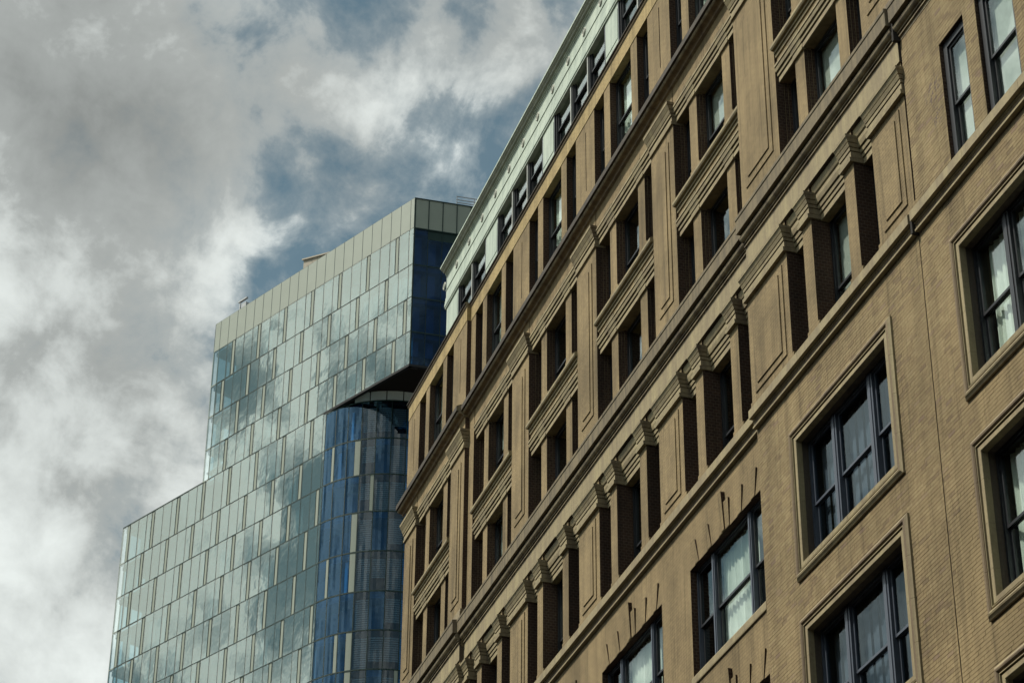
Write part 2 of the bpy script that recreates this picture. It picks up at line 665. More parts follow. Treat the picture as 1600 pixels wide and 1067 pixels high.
def brick_box(name, y0, y1, z0, z1, X, depth=.9, front='tan_brick', side='brown_brick', parent=None):
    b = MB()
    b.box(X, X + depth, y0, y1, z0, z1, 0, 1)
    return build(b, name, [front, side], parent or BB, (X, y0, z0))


def raised_panel(parent, y0, y1, z0, z1, X, p, depth=.05):
    b = MB()
    b.box(X - p, X + depth, y0, y1, z0, z1)
    return build(b, 'raised_panel', 'tan_brick', parent, (X, y0, z0))


def capital(parent, y0, y1, layers, X, depth, side=1.0, mat=('terracotta', 'weathered_terracotta')):
    """stack of mouldings; layers: (z0, z1, proud_bottom, proud_top)"""
    b = MB()
    for z0, z1, pb, pt in layers:
        n = len(b.v)
        for z, p in ((z0, pb), (z1, pt)):
            s = p * side
            b.v += [(X - p, y0 - s, z), (X + depth, y0 - s, z), (X + depth, y1 + s, z), (X - p, y1 + s, z)]
        for k, q in enumerate([(0, 3, 2, 1), (4, 5, 6, 7), (0, 1, 5, 4), (1, 2, 6, 5), (2, 3, 7, 6), (3, 0, 4, 7)]):
            b.f.append(tuple(n + i for i in q))
            b.m.append(1 if k == 2 else 0)
    return build(b, 'capital', list(mat), parent, (X, y0, layers[0][0]))


# body behind the facade
b = MB()
b.box(17.7, 42, U_LO, U_END - .3, 0, 37.9)
build(b, 'building_body', 'tan_brick', BB)

# ---- top storey between the upper cornice and the parapet -------------------------
ZT0, ZT1 = 34.70, 37.39
for y0, y1, X in PIERS:
    w = y1 - y0
    part = link('attic_pier', None, BB, (X, y0, ZT0))
    if w > .8:
        c = (y0 + y1) / 2 - .05
        b = MB()
        b.box(X, X + .9, y0, c - .022, ZT0, ZT1, 0, 1)
        b.box(X, X + .9, c + .022, y1, ZT0, ZT1, 0, 1)
        b.box(X, X + .9, c - .022, c + .022, ZT0, 35.40, 0)
        b.box(X, X + .9, c - .022, c + .022, 37.13, ZT1, 0)
        b.box(X + .12, X + .9, c - .022, c + .022, 35.40, 37.13, 0)
        build(b, 'pier_shaft', ['tan_brick', 'brown_brick'], part, (X, y0, ZT0))
    else:
        brick_box('pier_shaft', y0, y1, ZT0, ZT1, X, parent=part)
ATT = 0
for y0, y1, X in BAYS:
    k = (y1 - y0) / 3.62
    ns, ts = .70 * k, .40 * k
    us = [y0, y0 + ns, y0 + ns + ts, y1 - ns - ts, y1 - ns, y1]
    for a in (1, 3):
        brick_box('slender_pier', us[a], us[a + 1], ZT0, ZT1, X, .55)
    for j, a in enumerate((0, 2, 4)):
        ATT += 1
        cov = (0, 1, random.choice((.3, .45, .0)), 1) if j == 1 else (0, 1, .4, 1)
        window(us[a] - .02, us[a + 1] + .02, ZT0 - .05, ZT1 + .02, X + .16, fw=.05, rail=.55,
               curtain='curtain' if j == 1 else None, cover=cov)
# upper band and coping
for y0, y1, X in SECT[1:]:
    b = MB()
    b.box(X - .012, X + 1.7, y0, y1, ZT1, 37.80)
    build(b, 'parapet_band', ['band_brick', 'brown_brick'], BB, (X, y0, ZT1))
COPING = [(0, 37.99), (.05, 37.98), (.075, 37.96), (.075, 37.93), (.04, 37.92), (.035, 37.86), (.015, 37.85), (0, 37.80)]
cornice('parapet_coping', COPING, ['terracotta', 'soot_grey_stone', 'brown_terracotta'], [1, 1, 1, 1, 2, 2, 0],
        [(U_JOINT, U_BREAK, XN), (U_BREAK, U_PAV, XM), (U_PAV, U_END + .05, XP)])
for y0, y1, X in SECT[1:]:
    b = MB()
    b.box(X, X + .55, y0, y1, 37.80, 37.97)
    build(b, 'parapet_wall', 'tan_brick', BB)

# ---- white painted top storey -------------------------------------------------------
ATTIC = link('painted_storey', None, BB, (16.1, 40, 37.9))
ATTIC['label'] = 'white painted metal top storey with a medallion frieze'
XW = 15.975
W_END = 56.37
strips = [(52.64, 55.17, 2)]
a = 51.53
while a > 20:
    strips.append((a - 3.78, a, 3))
    a -= 4.722
edges = [W_END] + [e for s in strips for e in (s[1], s[0])] + [14.0]
for i in range(0, len(edges) - 1, 2):
    b = MB()
    b.box(XW, XW + .5, edges[i + 1], edges[i], 37.995, 39.6)
    b.box(XW - .012, XW, edges[i + 1] + .06, edges[i] - .06, 38.2, 39.1)
    build(b, 'painted_pier', 'white_paint', ATTIC)
for y0, y1, n in strips:
    w = (y1 - y0) / n
    for j in range(n):
        win = window(y0 + j * w + .04, y0 + (j + 1) * w - .04, 38.02, 39.40, XW + .035, fw=.05, rail=.5, curtain='shade' if random.random() < .3 else None,
                     cover=(0, 1, random.choice((.55, .7, .8)), 1))
    for j in range(n + 1):
        b = MB()
        yy = y0 + j * w
        b.box(XW - .004, XW + .033, yy - .03, yy + .03, 37.995, 39.262)
        build(b, 'mullion', 'grey_frame' if 0 < j < n else 'black_frame', ATTIC)
    b = MB()
    b.box(XW + .005, XW + .034, y0 + .031, y1 - .031, 37.995, 38.05)
    build(b, 'window_sill', 'white_paint', ATTIC)
    b = MB()
    b.box(XW + .036, XW + .5, y0, y1, 39.385, 39.8)
    build(b, 'window_head', 'white_paint', ATTIC)
XF = 15.97
FR = [(-.5, 40.66), (.20, 40.66), (.205, 40.60), (.17, 40.58), (.165, 40.56), (.12, 40.535), (.11, 40.50), (.05, 40.49), (.05, 40.45), (.02, 40.44), (.02, 40.40), (0, 40.39),
      (0, 39.94), (.022, 39.93), (.022, 39.90), (.004, 39.89), (.004, 39.64), (.022, 39.63), (.024, 39.56), (.034, 39.53), (.036, 39.45), (.05, 39.43), (.05, 39.33), (.03, 39.31), (.03, 39.27), (-.03, 39.265), (-.5, 39.265)]
L_ = 2.43
yy = 56.45
while yy > 15:
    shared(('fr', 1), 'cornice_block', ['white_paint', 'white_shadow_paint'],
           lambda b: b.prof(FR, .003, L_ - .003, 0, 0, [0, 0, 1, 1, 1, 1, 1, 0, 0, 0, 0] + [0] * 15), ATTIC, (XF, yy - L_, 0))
    yy -= L_


def medal(b):
    n = 14
    for r0, r1, p0, p1 in ((.12, .095, 0, .03), (.095, .07, .03, .016), (.07, .0, .016, .035)):
        for i in range(n):
            a0, a1 = 2 * pi * i / n, 2 * pi * (i + 1) / n
            b.quad((-p0, r0 * cos(a0), r0 * sin(a0) * 1.15), (-p0, r0 * cos(a1), r0 * sin(a1) * 1.15),
                   (-p1, r1 * cos(a1), r1 * sin(a1) * 1.15), (-p1, r1 * cos(a0), r1 * sin(a0) * 1.15))


yy = 56.38
while yy > 28:
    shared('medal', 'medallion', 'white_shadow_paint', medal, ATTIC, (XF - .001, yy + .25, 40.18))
    yy -= 1.215

# ---- upper cornice ------------------------------------------------------------------
B_PTS = [(0, 34.76), (.15, 34.70), (.25, 34.64), (.25, 34.50), (.195, 34.50), (.20, 34.48), (.19, 34.45), (.165, 34.43), (.13, 34.425), (.09, 34.42), (.06, 34.40), (.05, 34.36), (.0, 34.34)]
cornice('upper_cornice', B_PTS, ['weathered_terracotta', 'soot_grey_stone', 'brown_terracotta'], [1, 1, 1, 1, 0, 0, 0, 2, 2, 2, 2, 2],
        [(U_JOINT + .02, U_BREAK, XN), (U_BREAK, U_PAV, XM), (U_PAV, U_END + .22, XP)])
for y0, y1, X in SECT[1:]:
    b = MB()
    b.box(X + .001, X + 1.2, y0, y1, 34.34, 34.70)
    build(b, 'cornice_backing', 'tan_brick', BB)

# ---- two-storey order -----------------------------------------------------------------
Z4, Z4T = 28.2, 34.34
for y0, y1, X in PIERS:
    w = y1 - y0
    part = link('grooved_pier', None, BB, (X, y0, Z4))
    brick_box('pier_shaft', y0, y1, Z4, Z4T, X, 1.0, parent=part)
    if w > .8:
        raised_panel(part, y0 + .27, y1 - .27, 29.05, 33.10, X, .022)
        raised_panel(part, y0 + .42, y1 - .42, 29.22, 32.95, X, .044)
        capital(part, y0, y1, [(33.40, 33.46, .045, .05), (33.46, 33.48, .015, .015), (33.48, 33.59, .03, .03), (33.59, 33.61, .015, .015), (33.61, 33.66, .055, .06),
                               (33.66, 33.68, .03, .03), (33.68, 33.76, .07, .10), (33.76, 33.78, .06, .06), (33.78, 33.87, .10, .145), (33.87, 33.89, .09, .09),
                               (33.89, 33.96, .15, .155)], X, .35, .35)
    b = MB()
    b.box(X - .05, X + .3, y0 - .02, y1 + .02, Z4, 28.62)
    b.box(X - .035, X + .3, y0 - .015, y1 + .015, 28.62, 28.70)
    build(b, 'pier_base', ['weathered_terracotta'], part)

LINTEL = [(0, 33.46), (.03, 33.46), (.03, 33.565), (.008, 33.57), (.008, 33.59), (.055, 33.595), (.062, 33.655), (.022, 33.66), (.022, 33.68),
          (.09, 33.685), (.105, 33.755), (.06, 33.76), (.06, 33.778), (.118, 33.783), (.118, 33.832), (0, 33.84)]
LOW = [(p, z - 2.98) for p, z in LINTEL]
SILL = [(0, 31.06), (.03, 31.065), (.035, 31.12), (.01, 31.125), (.01, 31.14), (.06, 31.145), (.065, 31.185), (.03, 31.19), (.03, 31.20),
        (.115, 31.205), (.135, 31.24), (.135, 31.30), (.10, 31.33), (0, 31.345)]
for y0, y1, X in BAYS:
    k = (y1 - y0) / 3.62
    ns, ts = .69 * k, .41 * k
    us = [y0, y0 + ns, y0 + ns + ts, y1 - ns - ts, y1 - ns, y1]
    XT = X + .1
    # wall over the upper lintel
    brick_box('bay_wall', y0, y1, 33.84, Z4T, X + .012, .9)
    bay = link('window_bay', None, BB, (XT, y0, Z4))
    for a in (1, 3):
        brick_box('slender_pier', us[a], us[a + 1], Z4, 33.46, XT, .5, parent=bay)
        for zz in (31.345, 28.3):
            b = MB()
            b.box(XT - .001, XT + .2, us[a] - .05, us[a + 1] + .05, zz, zz + .34)
            build(b, 'pier_base', ['tan_brick'], bay)
    brick_box('spandrel', y0, y1, 30.86, 31.3, X + .055, .5, parent=bay)
    for pts, nmx in ((LINTEL, 'lintel'), (LOW, 'lintel'), (SILL, 'sill')):
        mids = [0] * (len(pts) - 1)
        n = 3
        for i in range(n):
            b = MB()
            a0, a1 = y0 + (y1 - y0) * i / n, y0 + (y1 - y0) * (i + 1) / n
            b.prof(pts, a0 + .002, a1 - .002, XT if nmx == 'lintel' else X + .056, 0)
            build(b, nmx, ['terracotta'], bay, (XT, a0, pts[0][1]))
        if nmx == 'lintel':
            b = MB()
            b.box(XT + .001, XT + .5, y0, y1, pts[0][1] + .002, pts[-1][1] + (.03 if pts is LOW else 0))
            build(b, 'lintel_backing', ['tan_brick', 'brown_brick'], bay)
            for a in (1, 3):
                z = pts[0][1]
                capital(bay, us[a], us[a + 1], [(z - .02, z + .03, .045, .05), (z + .03, z + .13, .035, .04), (z + .13, z + .16, .055, .06),
                                                (z + .16, z + .25, .06, .085), (z + .25, z + .29, .095, .1), (z + .29, z + .40, .10, .13)], XT, .2, .35)
    for z0, z1 in ((31.33, 33.48), (28.2, 30.50)):
        for j, a in enumerate((0, 2, 4)):
            mode = random.random()
            window(us[a] - .02, us[a + 1] + .02, z0, z1, XT + .20, fw=.05, rail=.42,
                   curtain='shade' if (j == 1 and (mode < .25 or X == XN)) else None, cover=(0, 1, .0 if X == XN else random.choice((.4, .6)), 1))
            # stepped brick rebate with its pale joint
            for d in (.07, .14):
                b = MB()
                b.box(XT + d, XT + .26, us[a + 1] - .014 * (d / .07), us[a + 1] + .02, z0, z1, 0, 1)
                build(b, 'brick_rebate', ['tan_brick', 'brown_brick'], bay)

# ---- main cornice ----------------------------------------------------------------------
C_PTS = [(0, 28.40), (.240, 28.36), (.24, 28.30), (.225, 28.28), (.225, 28.0), (.12, 28.0)] + \
        [(.119, 27.992)] + [(p, z) for p, z in arc((.080, 27.915), .082, 62, -80, 8)] + \
        [(.06, 27.83), (.085, 27.825), (.085, 27.80), (.05, 27.795), (.052, 27.765), (.068, 27.76), (.068, 27.735), (.035, 27.73), (.034, 27.67)]
n_ = len(C_PTS) - 1
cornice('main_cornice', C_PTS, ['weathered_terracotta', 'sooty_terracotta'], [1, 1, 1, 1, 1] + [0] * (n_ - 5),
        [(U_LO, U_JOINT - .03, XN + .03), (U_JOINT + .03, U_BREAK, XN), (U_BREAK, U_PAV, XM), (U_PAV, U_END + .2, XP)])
for y0, y1, X in SECT:
    b = MB()
    b.box(X + .001, X + 1.2, y0, y1, 27.66, 28.36)
    build(b, 'cornice_backing', 'tan_brick', BB)
for y0, y1, X in SECT[1:]:
    n = max(1, round((y1 - y0) / 1.8))
    for i in range(n):
        b = MB()
        b.box(X - .034, X + .9, y0 + (y1 - y0) * i / n + .0015, y0 + (y1 - y0) * (i + 1) / n - .0015, 27.27, 27.668, 0, 1)
        build(b, 'frieze_stone', ['terracotta', 'jamb_tile'], BB)  # dark tile on the undersides puts the recess shade into their colour

# ---- pilaster storey -----------------------------------------------------------------------
Z6, Z6T = 24.12, 27.27
CAP6 = [(26.58, 26.66, .075, .08), (26.66, 26.68, .025, .025), (26.68, 26.79, .045, .045), (26.79, 26.81, .02, .02), (26.81, 26.87, .06, .065), (26.87, 26.89, .035, .035),
        (26.89, 26.96, .075, .10), (26.96, 26.98, .06, .06), (26.98, 27.06, .10, .135), (27.06, 27.12, .145, .15)]
for y0, y1, X in PIERS:
    w = y1 - y0
    part = link('panelled_pier', None, BB, (X, y0, Z6))
    brick_box('pier_shaft', y0, y1, Z6, Z6T, X, 1.0, parent=part)
    if w > .8:
        raised_panel(part, y0 + .21, y1 - .21, 24.50, 26.42, X, .022)
        raised_panel(part, y0 + .35, y1 - .35, 24.64, 26.28, X, .044)
    capital(part, y0, y1, CAP6, X, .3, .45)
    b = MB()
    b.box(X - .001, X + .2, y0 - .06, y1 + .06, Z6, 24.42)
    build(b, 'pier_base', ['tan_brick'], part)
L6 = [(0, 26.57), (.03, 26.57), (.03, 26.68), (.005, 26.685), (.005, 26.70), (.05, 26.705), (.055, 26.77), (.02, 26.775), (.02, 26.79), (.075, 26.795), (.085, 26.87), (.05, 26.875),
      (.05, 26.89), (.11, 26.895), (.13, 26.98), (.13, 27.06), (.10, 27.065), (.15, 27.10), (.175, 27.16), (.185, 27.25), (0, 27.255)]
for bi, (y0, y1, X) in enumerate(BAYS):
    k = (y1 - y0) / 3.62
    ns, ts = .72 * k, .39 * k
    us = [y0, y0 + ns, y0 + ns + ts, y1 - ns - ts, y1 - ns, y1]
    bay = link('pilaster_bay', None, BB, (X, y0, Z6))
    for a in (1, 3):
        brick_box('slender_pier', us[a], us[a + 1], Z6, Z6T, X, .55, parent=bay)
        capital(bay, us[a], us[a + 1], CAP6, X, .3, .45)
        b = MB()
        b.box(X - .001, X + .2, us[a] - .05, us[a + 1] + .05, Z6, 24.42)
        build(b, 'pier_base', ['tan_brick'], bay)
    for a in (0, 2, 4):
        b = MB()
        b.prof(L6, us[a] - .01, us[a + 1] + .01, X + .22, 0)
        build(b, 'lintel', ['terracotta'], bay, (X + .2, us[a], 26.57))
        b = MB()
        b.box(X + .225, X + .7, us[a], us[a + 1], 26.57, 27.3)
        build(b, 'lintel_backing', ['tan_brick', 'brown_brick'], bay)
        window(us[a] - .02, us[a + 1] + .02, 24.1, 26.62, X + .36, fw=.06, rail=.40,
               curtain='shade' if (a == 2 and bi in (0, 3)) else None, cover=(0, 1, .35, 1))

# ---- sill course ---------------------------------------------------------------------------
D_PTS = [(0, 24.16), (.13, 24.135), (.155, 24.12), (.155, 23.945), (.058, 23.945), (.082, 23.93), (.082, 23.91), (.060, 23.90), (.056, 23.81),
         (.082, 23.80), (.082, 23.765), (.078, 23.76), (0, 23.76)]
cornice('sill_course', D_PTS, ['terracotta', 'brown_terracotta'], [0, 0, 0, 0, 0, 0, 0, 1, 0, 0, 0, 0],
        [(U_LO, U_JOINT - .035, XN), (U_JOINT + .035, U_BREAK, XN), (U_BREAK, U_PAV, XM), (U_PAV, U_END + .15, XP)], 1.9)
for y0, y1, X in SECT:
    b = MB()
    b.box(X + .001, X + 1.2, y0, y1, 23.74, 24.12)
    build(b, 'course_backing', 'tan_brick', BB)

# ---- lower wall with its openings --------------------------------------------------------------
FLOORS = 5
PITCH_Z = 3.59
HOLES = {0: [], 1: [], 2: [], 3: []}
PLAIN, FRAMED = [], []
for f in range(FLOORS):
    dz = -PITCH_Z * f
    FRAMED.append((29.73, 33.82, 20.02 + dz, 22.90 + dz, XN, 1))
    FRAMED.append((23.50, 27.60, 20.10 + dz, 22.98 + dz, XN, 0))
    FRAMED.append((17.30, 21.40, 20.10 + dz, 22.98 + dz, XN, 0))
    for a0, a1 in ((35.40, 38.88), (40.40, 43.88), (45.34, 48.82), (50.26, 53.52)):
        PLAIN.append((a0, a1, 20.43 + dz, 22.66 + dz, XM, 2))
    PLAIN.append((55.25, 58.55, 20.43 + dz, 22.66 + dz, XP, 3))
for y0, y1, z0, z1, X, s in FRAMED:
    HOLES[s].append((y0 + .27, y1 - .27, z0 + .27, z1 - .27))
for y0, y1, z0, z1, X, s in PLAIN:
    HOLES[s].append((y0, y1, z0, z1))
UP = [(26.50, 27.33), (25.00, 26.10), (23.77, 24.60), (20.30, 21.13), (18.80, 19.90)]
for a0, a1 in UP:
    HOLES[0].append((a0, a1, 24.26, 26.65))


def wall(name, y0, y1, z0, z1, X, holes, depth=.42, mats=('tan_brick', 'brown_brick'), back=0.0, jamb=None):
    ys = sorted({y0, y1, *[h[i] for h in holes for i in (0, 1)]})
    zs = sorted({z0, z1, *[h[i] for h in holes for i in (2, 3)]})
    b = MB()
    for i in range(len(ys) - 1):
        j = 0
        while j < len(zs) - 1:
            def solid(j):
                cy, cz = (ys[i] + ys[i + 1]) / 2, (zs[j] + zs[j + 1]) / 2
                return not any(h[0] < cy < h[1] and h[2] < cz < h[3] for h in holes)
            if not solid(j):
                j += 1
                continue
            k = j
            while k < len(zs) - 1 and solid(k):
                k += 1
            b.quad((X + back, ys[i], zs[j]), (X + back, ys[i], zs[k]), (X + back, ys[i + 1], zs[k]), (X + back, ys[i + 1], zs[j]))
            j = k
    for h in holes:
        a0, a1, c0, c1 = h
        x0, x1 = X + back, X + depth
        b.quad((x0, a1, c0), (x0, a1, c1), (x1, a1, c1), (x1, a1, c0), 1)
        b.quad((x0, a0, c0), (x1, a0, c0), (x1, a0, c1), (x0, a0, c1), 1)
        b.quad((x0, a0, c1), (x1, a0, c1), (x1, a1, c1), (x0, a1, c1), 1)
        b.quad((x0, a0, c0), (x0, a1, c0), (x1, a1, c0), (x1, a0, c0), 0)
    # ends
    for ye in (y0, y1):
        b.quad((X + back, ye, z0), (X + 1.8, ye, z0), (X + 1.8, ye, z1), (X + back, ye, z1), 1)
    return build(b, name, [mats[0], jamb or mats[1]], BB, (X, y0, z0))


BRICK_BACK = .0045
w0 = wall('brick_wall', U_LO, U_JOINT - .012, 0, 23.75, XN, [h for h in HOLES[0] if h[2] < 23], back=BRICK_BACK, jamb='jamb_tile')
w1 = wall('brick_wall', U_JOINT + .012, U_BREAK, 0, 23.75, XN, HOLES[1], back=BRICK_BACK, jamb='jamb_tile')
w2 = wall('brick_wall', U_BREAK, U_PAV, 0, 23.75, XM, HOLES[2])
w3 = wall('brick_wall', U_PAV, U_END, 0, 23.75, XP, HOLES[3])
w4 = wall('brick_wall', U_LO, U_JOINT - .012, 24.13, 27.69, XN, [h for h in HOLES[0] if h[2] > 23], back=BRICK_BACK)
w5 = wall('brick_wall', U_LO, U_JOINT - .012, 28.36, 38.2, XN, [])
# expansion joint filler
b = MB()
b.box(XN + .05, XN + 1.5, U_JOINT - .04, U_JOINT + .04, 0, 38)
build(b, 'expansion_joint', 'joint_dark', BB)
for z0, z1, d in ((23.74, 24.13, .12), (27.66, 28.38, .13)):
    b = MB()
    b.box(XN - d, XN + .05, U_JOINT - .03, U_JOINT + .03, z0, z1)
    build(b, 'joint_cover', 'joint_dark', BB)

# ---- bricks of the near walls ----------------------------------------------------------------------
RH, BW, GAP = .0675, .205, .008


def in_frame(y, z, X):
    d = Vector((X, y, z - 1.7))
    q = d.dot(_f)
    px, py = 800 + 3801.1 * d.dot(_R) / q, 533.5 - 3801.1 * d.dot(_U) / q
    return 0 < px < 1600 and 0 < py < 1067


def lay_bricks(wobj, y0, y1, z0, z1, X, holes, exclude):
    """rows of bricks standing 7 mm proud of the mortar; the nearest ones become objects of their own"""
    rows = []
    r = 0
    z = z0
    while z + RH <= z1 + 1e-6:
        y = y0 - (BW / 2 if r % 2 else 0) - (r * 7 % 5) * .012
        while y < y1:
            a, c = max(y, y0), min(y + BW, y1)
            segs = [(a, c)]
            for h0, h1, v0, v1 in holes:
                if v0 - .001 < z + RH - GAP and v1 + .001 > z:
                    ns_ = []
                    for s0, s1 in segs:
                        if h1 <= s0 or h0 >= s1:
                            ns_.append((s0, s1))
                        else:
                            if h0 - s0 > .03:
                                ns_.append((s0, h0))
                            if s1 - h1 > .03:
                                ns_.append((h1, s1))
                    segs = ns_
            for s0, s1 in segs:
                if s1 - s0 > .03:
                    rows.append((s0 + .0015, s1 - .0015, z, z + RH - GAP))
            y += BW
        z += RH
        r += 1
    return rows


def brick_faces(b, a, c, z0, z1, x):
    p = random.uniform(-.0015, .0015)
    x0, x1 = x + p, x + .03
    n = len(b.v)
    b.v += [(x0, a, z0), (x0, c, z0), (x0, c, z1), (x0, a, z1), (x1, a, z0), (x1, c, z0), (x1, c, z1), (x1, a, z1)]
    for q in ((0, 3, 2, 1), (0, 1, 5, 4), (2, 3, 7, 6), (3, 0, 4, 7), (1, 2, 6, 5)):
        b.f.append(tuple(n + i for i in q))
        b.m.append(0)


fr0 = [(y0, y1, z0, z1) for y0, y1, z0, z1, X, s in FRAMED]
layers = []
layers += [(q, w0) for q in lay_bricks(w0, 20.0, U_JOINT - .014, 11.0, 23.74, XN, fr0, None)]
layers += [(q, w1) for q in lay_bricks(w1, U_JOINT + .014, U_BREAK - .02, 11.0, 23.74, XN, fr0, None)]
layers += [(q, w4) for q in lay_bricks(w4, 20.0, U_JOINT - .014, 24.15, 27.65, XN, [h for h in HOLES[0] if h[2] > 23], None)]
cand = [(i, (q[0] ** 2 + q[2] ** 2)) for i, (q, w) in enumerate(layers)
        if w is w0 and q[1] - q[0] > .15 and in_frame(q[0], q[2], XN) and in_frame(q[1], q[3], XN)]
cand.sort(key=lambda t: t[1])
single = {i for i, d in cand[:290]}
bulk = {}
full = BW - GAP
for i, (q, w) in enumerate(layers):
    if i in single:
        wd = round(q[1] - q[0], 3)
        shared(('brick', wd, i % 7), 'brick', 'loose_brick', lambda b: brick_faces(b, 0, wd, 0, RH - GAP, 0), w, (XN, q[0], q[2]))
    else:
        brick_faces(bulk.setdefault(w.name, (MB(), w))[0], q[0], q[1], q[2], q[3], XN)
for k_, (mb_, w) in bulk.items():
    o = build(mb_, 'brickwork', 'loose_brick', w, WPOS[w.name])
    o['kind'] = 'stuff'

# ---- windows of the lower wall ----------------------------------------------------------------------
FPROF = [(0, -.01), (.0, .035), (.018, .045), (.03, .052), (.05, .068), (.075, .076), (.10, .07), (.118, .05), (.125, .03), (.135, .025), (.145, .05), (.16, .052),
         (.165, .012), (.185, .008), (.19, .032), (.265, .034), (.272, .028), (.275, -.08)]


def surround(y0, y1, z0, z1, X):
    part = link('window_surround', None, BB, (X, y0, z0))
    W, H = y1 - y0, z1 - z0

    def side_block(kind, t0, t1, c0, c1):
        def P(t, d, p, corner_lo, corner_hi):
            return t + (d if corner_lo else 0) - (d if corner_hi else 0)

        def fn(b):
            n = len(b.v)
            for t, lo, hi in ((t0, c0, False), (t1, False, c1)):
                for d, p in FPROF:
                    tt = t + (d if lo else 0) - (d if hi else 0)
                    if kind == 'bottom':
                        b.v.append((-p, tt, d))
                    elif kind == 'top':
                        b.v.append((-p, tt, H - d))
                    elif kind == 'near':
                        b.v.append((-p, d, tt))
                    else:
                        b.v.append((-p, W - d, tt))
            k = len(FPROF)
            for i in range(k - 1):
                b.f.append((n + i, n + i + 1, n + k + i + 1, n + k + i))
                b.m.append(1 if 3 < i < 9 and kind != 'bottom' else 0)
            if not c0:
                b.f.append(tuple(n + i for i in range(k)))
                b.m.append(0)
            if not c1:
                b.f.append(tuple(n + k + i for i in range(k)))
                b.m.append(0)
        shared(('sur', kind, round(t0, 3), round(t1, 3), round(W, 3), round(H, 3)), 'surround_block', ['terracotta', 'brown_terracotta'], fn, part, (X, y0, z0))
    for kind, LN, n in (('bottom', W, 4), ('top', W, 4), ('near', H, 4), ('far', H, 4)):
        for i in range(n):
            a, c = LN * i / n, LN * (i + 1) / n
            side_block(kind, a + (.002 if i else 0), c - (.002 if i < n - 1 else 0), i == 0, i == n - 1)
    return part


for fi, (y0, y1, z0, z1, X, s) in enumerate(FRAMED):
    surround(y0, y1, z0, z1, X)
    dark = s == 1
    window(y0 + .25, y1 - .25, z0 + .25, z1 - .25, X + .20, lights=(1, 1.35, 1), fw=.07, mull=.19, frame='blue_grey_frame' if dark else 'black_frame',
           sash='blue_grey_frame' if dark else 'black_frame', rail=.47, curtain='vertical' if dark else 'curtain',
           cover=[(random.choice((0, .3)), 1, 0, 1), (0, 1, 0, 1), (.0, random.uniform(.80, .94), 0, 1)], seed=fi, gl='dark_window_glass' if dark else 'window_glass')


def wedge(b, c0t, c1t, c0b, c1b, H, pt, pb):
    b.v += [(-pb, c0b, 0), (-pb, c1b, 0), (-pt, c1t, H), (-pt, c0t, H), (.02, c0b, 0), (.02, c1b, 0), (.02, c1t, H), (.02, c0t, H)]
    for q in ((0, 3, 2, 1), (4, 5, 6, 7), (0, 1, 5, 4), (2, 3, 7, 6), (0, 4, 7, 3), (1, 2, 6, 5)):
        b.f.append(q)
        b.m.append(1 if q == (0, 4, 7, 3) else 0)


for fi, (y0, y1, z0, z1, X, s) in enumerate(PLAIN):
    c = (y0 + y1) / 2
    win = window(y0 - .02, y1 + .02, z0 - .02, z1 + .02, X + .13, lights=(.62, 1.35, .62), fw=.06, mull=.13, frame='blue_grey_frame', sash='black_frame', rail=.47,
                 curtain=['curtain', random.choice(('curtain', 'curtain', 'shade')), random.choice(('curtain', 'shade', None))],
                 cover=[(.0, random.uniform(.4, .8), 0, 1), (0, 1, random.choice((0, 0, .45)), 1), (random.uniform(.1, .5), 1, 0, 1)], seed=fi)
    k = (y1 - y0) / 3.5
    for t0, t1, b0, b1, H, pt, pb in ((1.40, 1.63, 1.28, 1.47, .50, .035, .014), (.73, .95, .64, .84, .50, .035, .014),
                                      (-.95, -.73, -.84, -.64, .50, .035, .014), (-1.63, -1.40, -1.47, -1.28, .50, .035, .014)):
        shared(('vous', t0, k), 'voussoir', ['tan_brick', 'brown_brick'], lambda b: wedge(b, t0 * k, t1 * k, b0 * k, b1 * k, H, pt, pb), BB, (X, c, z1 + .004))
    key = shared(('key', k), 'keystone', ['tan_brick', 'brown_brick'], lambda b: wedge(b, -.30, .30, -.26, .26, .56, .04, .015), BB, (X, c, z1 + .004))
    shared(('keyc', k), 'keystone_core', ['tan_brick', 'brown_brick'], lambda b: wedge(b, -.08, .10, -.07, .07, .78, .085, .04), key, (X, c, z1 + .004))
    b = MB()
    b.prof([(-.25, z0 - .17), (.03, z0 - .17), (.035, z0 - .15), (.035, z0 - .03), (.02, z0), (-.25, z0 + .005)], y0 - .03, y1 + .03, X)
    build(b, 'window_sill', 'terracotta', BB)
for a0, a1 in UP:
    window(a0 - .02, a1 + .02, 24.24, 26.67, XN + .07, fw=.15, rail=.46, curtain='shade', cover=(.1, 1, .0, 1))

# ------------------------------------------------------------------ glass tower
K = Vector((44.973, 169.905, 0))
A1, A2 = radians(-42.80 + 17.654), radians(75.575 + 17.654)
E1 = Vector((sin(A1), cos(A1), 0))
E2 = Vector((sin(A2), cos(A2), 0))
NF = Vector((-E1.y, E1.x, 0))        # outward normal of the long front
NR = Vector((E2.y, -E2.x, 0))        # outward normal of the short right-hand face
GT = link('glass_tower', None, None, tuple(K))
tag(GT, 'tall blue-green glass tower with a rounded corner and an overhanging upper block', 'tower')
ROWS = [125.9, 122.7, 118.9, 115.52, 112.03, 108.7, 104.75, 101.25, 97.7, 93.97, 90.28, 86.74, 83.25, 79.7, 76.1]
SH = {1: 1.94, 2: 3.2, 3: .57, 4: 1.91, 5: .92, 6: 2.15, 7: 3.5, 8: .88, 9: 2.12, 10: 3.42, 11: .80}
S_UP, S_LOW, S_TAN, RAD = 28.9, 41.4, 11.0, 7.6
rot_f = math.atan2(E1.y, E1.x) - pi / 2     # local +y -> E1, local -x -> outward front normal


def F(s, w, z):
    q = K + E1 * s - NF * w
    return (q.x, q.y, z)


def pane_box(b, w, h, t=.03):
    b.box(0, t, 0, w, 0, h)


